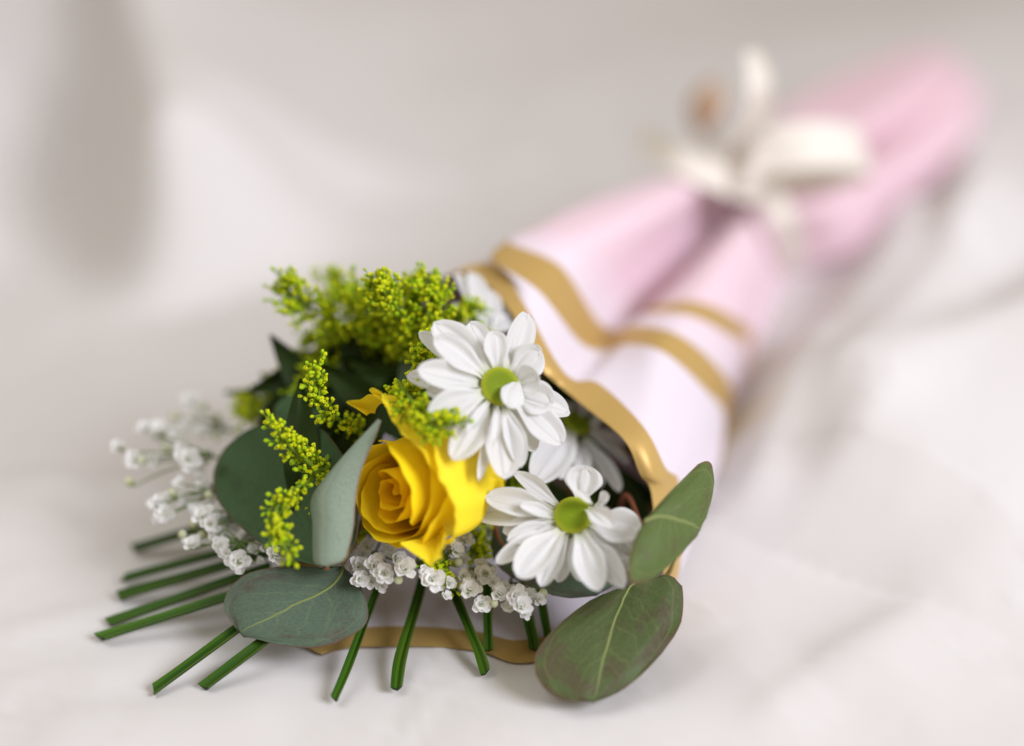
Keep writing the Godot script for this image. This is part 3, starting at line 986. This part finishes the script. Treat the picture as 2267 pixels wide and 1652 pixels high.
func build_goldenrod() -> void:
	make_buds()
	var hub := at(1000, 900, .03)
	sprig("goldenrod sprig with drooping sharp buds hanging in front of the dark leaf", [dp(735, 1000, .545), dp(690, 1060, .530), dp(640, 1092, .520), dp(612, 1130, .515), dp(612, 1180, .512), dp(636, 1222, .510)], 15, .0075, 7, 11, true)
	sprig("goldenrod sprig pointing up left across the big dark eucalyptus leaf", [dp(760, 1010, .55), dp(710, 1040, .535), dp(668, 1010, .528), dp(640, 985, .524), dp(604, 942, .522)], 14, .0078, 7, 12, true)
	sprig("small goldenrod tip between the dark leaf and the rose's turned back petal", [dp(830, 970, .56), dp(780, 950, .55), dp(735, 915, .540), dp(695, 868, .532), dp(702, 822, .530)], 15, .0080, 7, 13, true)
	sprig("goldenrod cluster lying on the rose just left of the largest daisy", [dp(880, 845, .532), dp(905, 880, .520), dp(925, 915, .512), dp(955, 945, .508), dp(1002, 940, .508)], 16, .0090, 9, 14, true)
	sprig("goldenrod tuft peeping out behind the upper left petals of the largest daisy", [dp(1010, 840, .548), dp(960, 810, .540), dp(930, 785, .536), dp(955, 750, .534)], 12, .0082, 8, 15, true)
	sprig("short goldenrod tip under the left petals of the largest daisy", [dp(960, 830, .55), dp(920, 860, .535), dp(875, 872, .530)], 10, .0075, 7, 16, true)
	sprig("bright goldenrod plume rising highest just left of the gold paper fold", [dp(960, 780, .575), dp(940, 720, .560), dp(955, 665, .556), dp(942, 626, .556)], 17, .0100, 8, 17, true)
	sprig("goldenrod plume with bunched buds at the top centre of the bouquet", [dp(930, 740, .572), dp(885, 690, .556), dp(858, 655, .550), dp(838, 632, .548)], 17, .0098, 8, 18, true)
	sprig("goldenrod plume stretching farthest to the upper left", [dp(880, 800, .59), dp(800, 745, .580), dp(720, 700, .574), dp(662, 668, .570), dp(632, 632, .568)], 22, .0120, 8, 19, true)
	sprig("blurred goldenrod plume behind the upper left one", [dp(880, 800, .60), dp(830, 720, .600), dp(770, 660, .600), dp(735, 632, .60)], 18, .0120, 8, 20, false)
	sprig("blurred goldenrod plume low behind the upper left one", [dp(900, 830, .59), dp(820, 780, .590), dp(740, 745, .590), dp(690, 760, .59)], 14, .0115, 7, 21, false)
	sprig("blurred goldenrod tip reaching left over the baby's breath", [dp(760, 880, .60), dp(690, 862, .600), dp(620, 868, .600), dp(565, 890, .600), dp(546, 915, .60)], 18, .0095, 8, 22, false)
	sprig("shaded goldenrod filling the dark middle behind the rose", [dp(950, 880, .60), dp(860, 830, .598), dp(770, 800, .595), dp(690, 800, .595), dp(650, 815, .595)], 12, .0130, 6, 23, false)
	sprig("shaded goldenrod under the top plume left of the daisy", [dp(960, 840, .60), dp(900, 790, .590), dp(870, 740, .588), dp(880, 690, .588)], 22, .0120, 7, 24, false)
	sprig("goldenrod tips just below the torn tip of the rose", [dp(1010, 1190, .56), dp(985, 1235, .542), dp(955, 1262, .538), dp(985, 1290, .536)], 12, .0070, 6, 25, true)
	sprig("goldenrod tips between the rose and the lowest daisy", [dp(1080, 1170, .57), dp(1055, 1190, .556), dp(1045, 1215, .550), dp(1062, 1232, .548)], 12, .0075, 6, 26, true)
	sprig("blurred green goldenrod between the two sharp daisies", [dp(1220, 1060, .58), dp(1170, 1070, .57), dp(1120, 1078, .565), dp(1090, 1085, .562)], 14, .0080, 6, 27, false)
	sprig("shaded goldenrod in the gap left of the rose's lower rim", [dp(850, 1160, .57), dp(800, 1180, .56), dp(772, 1170, .555), dp(765, 1150, .553)], 10, .0060, 6, 28, false)
	sprig("goldenrod tip beside the back daisy under the paper fold", [dp(1010, 780, .58), dp(1005, 720, .575), dp(1020, 690, .572), dp(1052, 686, .570)], 12, .0075, 7, 29, false)

	sprig("shaded goldenrod tuft between the big dark round leaf and the pale leaf", [dp(760, 1040, .560), dp(715, 1075, .550), dp(690, 1120, .546), dp(682, 1165, .545)], 14, .0085, 6, 45, false)
	sprig("soft goldenrod plume between the two topmost plumes", [dp(940, 800, .585), dp(870, 740, .578), dp(800, 690, .574), dp(790, 650, .574)], 20, .0120, 8, 41, false)
	sprig("soft goldenrod plume filling the space under the topmost plume", [dp(980, 800, .575), dp(930, 750, .570), dp(900, 690, .566), dp(910, 640, .566)], 18, .0110, 8, 42, false)
	sprig("shaded goldenrod deep at the left of the largest daisy", [dp(1000, 880, .60), dp(920, 830, .595), dp(840, 830, .59), dp(790, 850, .59)], 10, .0110, 6, 43, false)
	sprig("olive goldenrod above the smaller dark leaf", [dp(880, 880, .60), dp(800, 840, .59), dp(730, 830, .585), dp(670, 850, .583)], 10, .0105, 6, 44, false)
	# near-black leaves added to stand in for shade between the flowers
	var g := RandomNumberGenerator.new()
	g.seed = 77
	var fl := [[760, 850, .605, 0.6, "dark narrow leaf added as shade deep behind the upper left goldenrod"], [860, 860, .60, 2.2, "dark narrow leaf added as shade just above the rose's turned back petal"], [950, 860, .59, 1.2, "dark narrow leaf added as shade hidden left of the largest daisy's eye"], [1340, 1060, .600, -.4, "dark narrow leaf added as shade inside the mouth at the right of the shaded daisy"], [1390, 1120, .585, -1.0, "dark narrow leaf added as shade low inside the mouth near the gold edge"], [1190, 1090, .585, 2.6, "dark narrow leaf added as shade between the two sharp daisies"], [1300, 1000, .605, 1.8, "dark narrow leaf added as shade behind the shaded daisy"], [720, 880, .60, 2.8, "dark narrow leaf added as shade over the blurred left goldenrod"],
		[800, 820, .588, 2.9, "dark narrow leaf added as shade under the top centre plume"], [880, 800, .585, 2.0, "dark narrow leaf added as shade behind the top centre plume's foot"], [700, 820, .592, .3, "dark narrow leaf added as shade low at the goldenrod's left edge"], [820, 860, .578, .2, "dark narrow leaf added as shade lying level above the rose"], [920, 830, .575, 1.5, "dark narrow leaf added as shade standing left of the largest daisy"], [650, 880, .588, .9, "dark narrow leaf added as shade between goldenrod and the smaller dark round leaf"], [800, 985, .560, 1.15, "dark narrow leaf added as shade in the gap between the pale leaf and the rose"], [745, 960, .572, .7, "dark narrow leaf added as shade just above the top of the pale leaf"], [668, 1010, .546, 1.6, "dark narrow leaf added as shade behind the upper buds over the big dark round leaf"], [700, 1090, .545, 1.2, "dark narrow leaf added as shade just left of the pale leaf's edge"],
		[730, 850, .590, .8, "dark narrow leaf added as shade rising at the foot of the upper left plume"], [790, 870, .580, 1.7, "dark narrow leaf added as shade upright over the goldenrod tip beside the rose"], [850, 800, .592, .9, "dark narrow leaf added as shade slanting under the top centre plume"], [900, 870, .576, 2.6, "dark narrow leaf added as shade lying across the gap above the rose's shoulder"], [690, 870, .585, 2.2, "dark narrow leaf added as shade pointing left at the goldenrod's lower edge"], [830, 900, .570, 2.5, "dark narrow leaf added as shade right behind the rose's curled tip"], [760, 800, .60, 1.9, "dark narrow leaf added as shade upright in the thick of the goldenrod"]]
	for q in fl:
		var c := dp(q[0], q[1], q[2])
		var root := thing("shade_leaf", q[4], "leaf", c, "dark leaves added as shade inside the bouquet")
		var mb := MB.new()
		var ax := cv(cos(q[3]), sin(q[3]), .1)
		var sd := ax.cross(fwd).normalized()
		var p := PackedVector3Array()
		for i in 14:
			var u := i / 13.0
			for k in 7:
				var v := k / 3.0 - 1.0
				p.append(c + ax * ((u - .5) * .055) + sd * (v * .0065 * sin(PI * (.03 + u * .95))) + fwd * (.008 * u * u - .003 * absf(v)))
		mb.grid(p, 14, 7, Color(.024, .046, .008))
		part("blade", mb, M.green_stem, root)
		mb = MB.new()
		mb.tube(spline([c - ax * .027, c - ax * .03 + fwd * .03, at(1350, 850, .03)], 8), .0009, .0012, 6, Color(.06, .1, .02))
		part("stem", mb, M.green_stem, root)

# ------------------------------------------------------------------ baby's breath
var florets := []
var closed := []

func make_florets() -> void:
	for s in 4:
		var g := RandomNumberGenerator.new()
		g.seed = 200 + s
		var mb := MB.new()
		var rings := [[6, 1.45, .0041, .0036], [6, .95, .0036, .0030], [3, .4, .0028, .0026]]
		for q in rings:
			for i in q[0]:
				var a: float = TAU * (i + g.randf() * .5) / q[0] + q[1] * 3.0
				var tilt: float = q[1] * g.randf_range(.85, 1.12)
				var dir := Vector3(cos(a) * sin(tilt), cos(tilt), sin(a) * sin(tilt))
				var nn := Vector3(-cos(a) * cos(tilt), sin(tilt), -sin(a) * cos(tilt))
				var sd := dir.cross(nn).normalized()
				var p := PackedVector3Array()
				var tone := PackedColorArray()
				var ln: float = q[2] * g.randf_range(.85, 1.15)
				var ph := g.randf() * TAU
				for r in 5:
					var u := r / 4.0
					for k in 5:
						var v := k / 2.0 - 1.0
						var w: float = q[3] * .5 * (.3 + .7 * smoothstep(0, .7, u)) * (1.0 if r < 4 else .8)
						p.append(Vector3(0, .0014, 0) + dir * (ln * u - ln * .12 * v * v * u) + sd * (v * w) + nn * (ln * .22 * u * u + w * .35 * v * v + w * .3 * sin(v * 5 + ph) * u))
						tone.append(Color(.66, .72, .40).lerp(Color(.97, .97, .96), smoothstep(.15, .55, u)))
				mb.grid(p, 5, 5, Color.WHITE, tone)
		var cup := MB.new()
		var p2 := PackedVector3Array()
		for q in [[-.0012, .0003], [-.0004, .0010], [.0010, .0014], [.0022, .0015]]:
			for k in 8:
				var a := TAU * k / 7
				p2.append(Vector3(cos(a) * q[1], q[0], sin(a) * q[1]))
		mb.grid(p2, 4, 8, Color(.30, .36, .12), PackedColorArray(), PackedVector2Array(), true)
		florets.append(mb.mesh(M.breath_petal))
	var mb := MB.new()
	var p := PackedVector3Array()
	var cl := PackedColorArray()
	for q in [[-.001, .0003], [0, .0010], [.0012, .0014], [.0022, .0013], [.003, .0008], [.0033, .0001]]:
		for k in 9:
			var a := TAU * k / 8
			p.append(Vector3(cos(a) * q[1], q[0], sin(a) * q[1]))
			cl.append(Color(.34, .40, .10).lerp(Color(.78, .80, .58), smoothstep(.0004, .0026, q[0])))
	mb.grid(p, 6, 9, Color.WHITE, cl, PackedVector2Array(), true)
	closed.append(mb.mesh(M.breath_petal))

# spots: x, y, depth, size (0 = a closed bud)
func breath(label: String, base: Vector3, fork: Vector3, spots: Array, sd: int) -> void:
	var g := RandomNumberGenerator.new()
	g.seed = sd
	var root := thing("babys_breath_sprig", label, "baby's breath", fork, "baby's breath in the bouquet")
	var st := MB.new()
	st.tube(spline([base, base.lerp(fork, .5) + up * .002, fork], 10), .0006, .0005, 6, Color(.12, .17, .05))
	for q in spots:
		var c := dp(q[0], q[1], q[2])
		var away := (c - fork).normalized()
		var dir := (away * .35 - fwd * g.randf_range(.4, 1.0) + up * g.randf_range(.2, .8) + right * g.randf_range(-.2, .6)).normalized()
		var s: float = q[3] * (1.05 if sd < 36 else .88) * g.randf_range(.8, 1.15) if q[3] > 0 else 1.15
		var tail := c - dir * .0012 * s
		st.tube(spline([fork, fork.lerp(tail, .5) + Vector3(g.randf_range(-1, 1), g.randf_range(-.5, 1), g.randf_range(-1, 1)) * .003, tail], 9), .0004, .00028, 5, Color(.14, .20, .06))
		var o := obj("floret" if q[3] > 0 else "bud", florets[g.randi() % 4] if q[3] > 0 else closed[0], root)
		o.transform = Transform3D(facing(dir, g.randf() * TAU, s), c - fork)
	part("stem", st, M.green_stem, root)

func build_breath() -> void:
	make_florets()
	breath("baby's breath at the far left edge of the bouquet, blurred", dp(640, 1090, .60), dp(470, 1010, .585), [
		[268, 995, .575, .95], [300, 1020, .575, .8], [322, 955, .59, .7], [360, 962, .585, 1.05], [352, 1022, .578, .8], [415, 1020, .570, 1.1], [405, 1000, .575, .8], [316, 1022, .575, 0], [292, 1072, .575, 0], [330, 960, .59, .8], [440, 1040, .58, .7], [372, 1000, .585, 0], [446, 1020, .585, 0]], 31)
	breath("baby's breath sprig reaching highest at the left, most blurred", dp(660, 1040, .62), dp(500, 950, .615), [
		[420, 895, .612, .95], [398, 965, .605, .85], [412, 945, .61, .7], [455, 905, .612, 0], [360, 940, .61, .7], [395, 925, .61, 0], [482, 930, .615, 0], [478, 970, .61, 0], [440, 962, .608, .6]], 32)
	breath("baby's breath hanging below the left blurred flowers above the top cut stem", dp(640, 1120, .58), dp(480, 1090, .568), [
		[345, 1120, .562, .9], [370, 1140, .56, .95], [362, 1112, .562, .7], [412, 1110, .568, .8], [400, 1072, .566, .6], [450, 1080, .57, .8], [385, 1098, .566, 0], [465, 1100, .565, 0], [430, 1130, .565, .6], [352, 1150, .56, .6], [440, 1062, .57, .6]], 33)
	breath("baby's breath in the middle of the left side touching the dark leaf", dp(640, 1160, .57), dp(515, 1140, .560), [
		[450, 1148, .556, 1.0], [465, 1160, .552, .8], [492, 1158, .562, 1.0], [428, 1168, .556, 0], [500, 1190, .558, .7], [478, 1180, .556, .6], [520, 1170, .56, .6]], 34)
	breath("baby's breath lowest at the left, florets resting on the cut stems", dp(660, 1210, .56), dp(530, 1200, .553), [
		[426, 1212, .552, 1.0], [486, 1215, .548, 1.0], [478, 1188, .552, .75], [530, 1246, .545, 1.0], [606, 1232, .541, .95], [402, 1188, .555, 0], [455, 1186, .556, 0], [500, 1226, .546, .7], [560, 1220, .55, .7], [545, 1195, .555, .6], [588, 1220, .546, .6], [574, 1244, .548, .5]], 35)
	breath("baby's breath clump below the rose beside the grey green leaf", dp(880, 1150, .57), dp(830, 1225, .548), [
		[812, 1212, .545, 1.0], [790, 1256, .536, .95], [824, 1256, .532, 1.15], [850, 1270, .530, 1.1], [795, 1284, .532, .95], [875, 1240, .54, 1.0], [838, 1240, .542, .9], [822, 1290, .534, .8], [800, 1232, .545, .7], [862, 1222, .545, .8], [776, 1262, .54, .6], [845, 1298, .538, .6]], 36)
	breath("baby's breath under the rose's torn tip at the centre front", dp(960, 1180, .57), dp(920, 1250, .548), [
		[895, 1265, .528, 1.15], [905, 1250, .535, .8], [955, 1284, .528, 1.15], [940, 1270, .534, .8], [992, 1292, .530, .8], [985, 1322, .528, .6], [1000, 1222, .54, 1.0], [1026, 1200, .545, .9], [990, 1216, .545, .8], [1008, 1250, .54, 0], [972, 1300, .53, .6], [885, 1285, .532, 0]], 37)
	breath("baby's breath between the rose tip and the leaf under the lowest daisy", dp(1080, 1150, .58), dp(1060, 1250, .555), [
		[1022, 1245, .545, .85], [1024, 1276, .538, .85], [1060, 1256, .543, .95], [1075, 1272, .540, 1.0], [1036, 1312, .530, 1.15], [1064, 1338, .530, .9], [1050, 1298, .540, .7], [1075, 1186, .562, .9], [1090, 1290, .538, .7], [1042, 1276, .545, .6], [1022, 1300, .535, 0]], 38)
	breath("baby's breath at the right end of the front row near the olive leaf", dp(1150, 1230, .57), dp(1130, 1290, .552), [
		[1098, 1316, .530, 1.0], [1140, 1322, .528, 1.1], [1150, 1345, .526, 1.0], [1130, 1350, .53, .8], [1190, 1328, .533, .75], [1116, 1300, .54, .6], [1166, 1318, .535, .8], [1160, 1362, .528, .6], [1092, 1340, .53, 0], [1200, 1318, .536, 0], [1132, 1305, .54, .6]], 39)

# ------------------------------------------------------------------ cut green stems
func blade(label: String, a: Vector3, b: Vector3, w: float, dep: float, kink: Vector3, sd: int, slant: float) -> void:
	var g := RandomNumberGenerator.new()
	g.seed = sd
	var root := thing("cut_stem", label, "stem", a, "cut green stems fanned out under the flowers")
	var path := spline([a, a.lerp(b, .22) + kink, a.lerp(b, .6) + kink * .4, b], 22)
	var prof := [Vector2(-1, .34), Vector2(-.42, .16), Vector2(0, .02), Vector2(.5, .22), Vector2(1, .30), Vector2(.72, -.1), Vector2(.1, -.55), Vector2(-.7, -.12)]
	var m := path.size()
	var ring := []
	for i in m:
		var t := (path[mini(i + 1, m - 1)] - path[maxi(i - 1, 0)]).normalized()
		var s := t.cross(Vector3.UP).normalized()
		var n := s.cross(t)
		var f := i / (m - 1.0)
		var line := PackedVector3Array()
		for q in prof:
			var x: float = q.x * w * .5 * (1.0 + .07 * sin(f * 9 + sd)) * lerpf(1.0, .88, f)
			line.append(path[i] + s * x + n * (q.y * dep) + t * (slant * x * (1.0 - f) * (1.0 if i < 4 else .0)))
		ring.append(line)
	var mb := MB.new()
	var dark := Color(.016, .040, .006)
	var tint := g.randf_range(.78, 1.25)
	var warm := g.randf_range(0.0, .35)
	for k in prof.size():
		var k2 := (k + 1) % prof.size()
		var p := PackedVector3Array()
		var cl := PackedColorArray()
		for i in m:
			p.append(ring[i][k])
			p.append(ring[i][k2])
			var f := i / (m - 1.0)
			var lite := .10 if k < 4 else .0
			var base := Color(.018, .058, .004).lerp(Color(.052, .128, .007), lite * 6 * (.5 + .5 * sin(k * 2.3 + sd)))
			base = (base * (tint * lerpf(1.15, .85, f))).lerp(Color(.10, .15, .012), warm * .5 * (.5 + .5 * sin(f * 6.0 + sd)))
			var e := Color(.16, .22, .05) if k == 3 or k == 7 else base
			cl.append(base)
			cl.append(base.lerp(e, .5))
		mb.grid(p, m, 2, Color.WHITE, cl)
	part("blade", mb, M.grass_blade, root)
	var cap := MB.new()
	var pc := PackedVector3Array()
	var mid := Vector3.ZERO
	for q in ring[0]:
		mid += q / prof.size()
	for k in prof.size() + 1:
		pc.append(ring[0][k % prof.size()])
	for k in prof.size() + 1:
		pc.append(mid)
	cap.grid(pc, 2, prof.size() + 1, dark)
	part("cut_end", cap, M.green_stem, root)

func build_stems() -> void:
	var s := [
		["cut green stem topmost of the left fan, blurred below the baby's breath", 295, 1216, 560, 1140, 26, .004],
		["thin cut green stem second from the top of the left fan", 272, 1282, 560, 1205, 20, .004],
		["thick glossy cut green stem third from the top of the left fan", 262, 1322, 600, 1225, 31, .005],
		["cut green stem in the left fan lying against the longest one", 241, 1380, 600, 1255, 26, .004],
		["longest cut green stem at the left, its pale tip farthest out", 222, 1412, 600, 1292, 25, .005],
		["cut green stem at lower left reaching nearest the picture's bottom left corner", 340, 1530, 640, 1310, 25, .004],
		["short cut green stem emerging under the tip of the grey green leaf", 452, 1522, 680, 1350, 28, .004],
		["folded cut green stem along the right edge of the grey green leaf", 741, 1548, 850, 1270, 19, .006],
		["bent cut green stem crossing the gold band right below the rose", 878, 1524, 950, 1240, 25, .006],
		["slanting cut green stem below the centre leaning to the right", 1074, 1490, 990, 1280, 22, .006],
		["short upright cut green stem ending on the gold band", 1081, 1440, 1078, 1290, 20, .005],
		["dark cut green stem touching the left edge of the big olive leaf", 1184, 1438, 1150, 1290, 24, .005],
		["shortest dark cut green stem disappearing behind the big olive leaf", 1212, 1410, 1190, 1290, 18, .005]]
	var i := 0
	for q in s:
		var a := at(q[1], q[2], q[6] * .45)
		var b := at(q[3], q[4], .016)
		var sc := (a - EYE).dot(fwd) / fpx
		var kink := Vector3.ZERO
		if i == 8:
			kink = right * -.0011
		elif i == 9:
			kink = right * .0006
		elif i == 7:
			kink = right * .0004
		blade(q[0], a, b, q[5] * sc * 1.15, .0030, kink, 60 + i, [.6, -.4, .3, .5, .9, -.5, .4, -.3, .2, .5, .1, -.3, .2][i])
		i += 1

func soft_light(from: Vector3, to: Vector3, size: Vector2, c: Color, energy: float) -> void:
	var lamp := AreaLight3D.new()
	lamp.name = numbered("soft_light")
	lamp.area_size = size
	lamp.light_color = c
	lamp.light_energy = energy
	lamp.area_range = 12.0
	lamp.area_attenuation = 2.0
	lamp.shadow_enabled = true
	add_child(lamp)
	lamp.look_at_from_position(from, to)

# ------------------------------------------------------------------ scene
func _ready() -> void:
	rng.seed = 1
	var p := deg_to_rad(PITCH)
	fwd = Vector3(0, -sin(p), -cos(p))
	up = Vector3(0, cos(p), -sin(p))
	fpx = PH / 2 / 0.24
	var cam := Camera3D.new()
	cam.name = "camera"
	cam.position = EYE
	cam.rotation.x = -p
	cam.near = 0.05
	cam.far = 30.0
	var ca := CameraAttributesPhysical.new()
	ca.frustum_focal_length = 50.0
	ca.frustum_near = 0.05
	ca.frustum_far = 30.0
	ca.frustum_focus_distance = FOCUS
	ca.exposure_aperture = 1.5
	cam.attributes = ca
	cam.keep_aspect = Camera3D.KEEP_HEIGHT
	add_child(cam)
	cam.fov = rad_to_deg(2 * atan(0.24))
	cam.current = true
	print("fov ", cam.fov)
	var e := Environment.new()
	e.background_mode = Environment.BG_COLOR
	e.background_color = lin(1.0, 0.84, 0.65)
	e.background_energy_multiplier = 0.36
	e.tonemap_mode = Environment.TONE_MAPPER_LINEAR
	e.tonemap_exposure = 1.24
	e.sdfgi_enabled = true
	e.ssao_enabled = true
	e.ssil_enabled = true
	var we := WorldEnvironment.new()
	we.name = "environment"
	we.environment = e
	add_child(we)
	# the light of a bright room: a broad window at the right and a weak fill lamp added high at the left for modelling
	soft_light(Vector3(1.55, 1.40, 0.55), Vector3(0.05, 0.0, -0.65), Vector2(1.1, 1.0), lin(0.86, 0.87, 1.0), 5.3)
	soft_light(Vector3(-0.60, 1.20, -0.45), Vector3(0.05, 0.0, -0.62), Vector2(0.8, 0.8), lin(0.88, 0.92, 1.0), 0.5)
	make_materials()
	build_sheet()
	build_paper()
	build_bow()
	build_stems()
	build_eucalyptus()
	build_breath()
	build_goldenrod()
	build_rose()
	build_daisies()
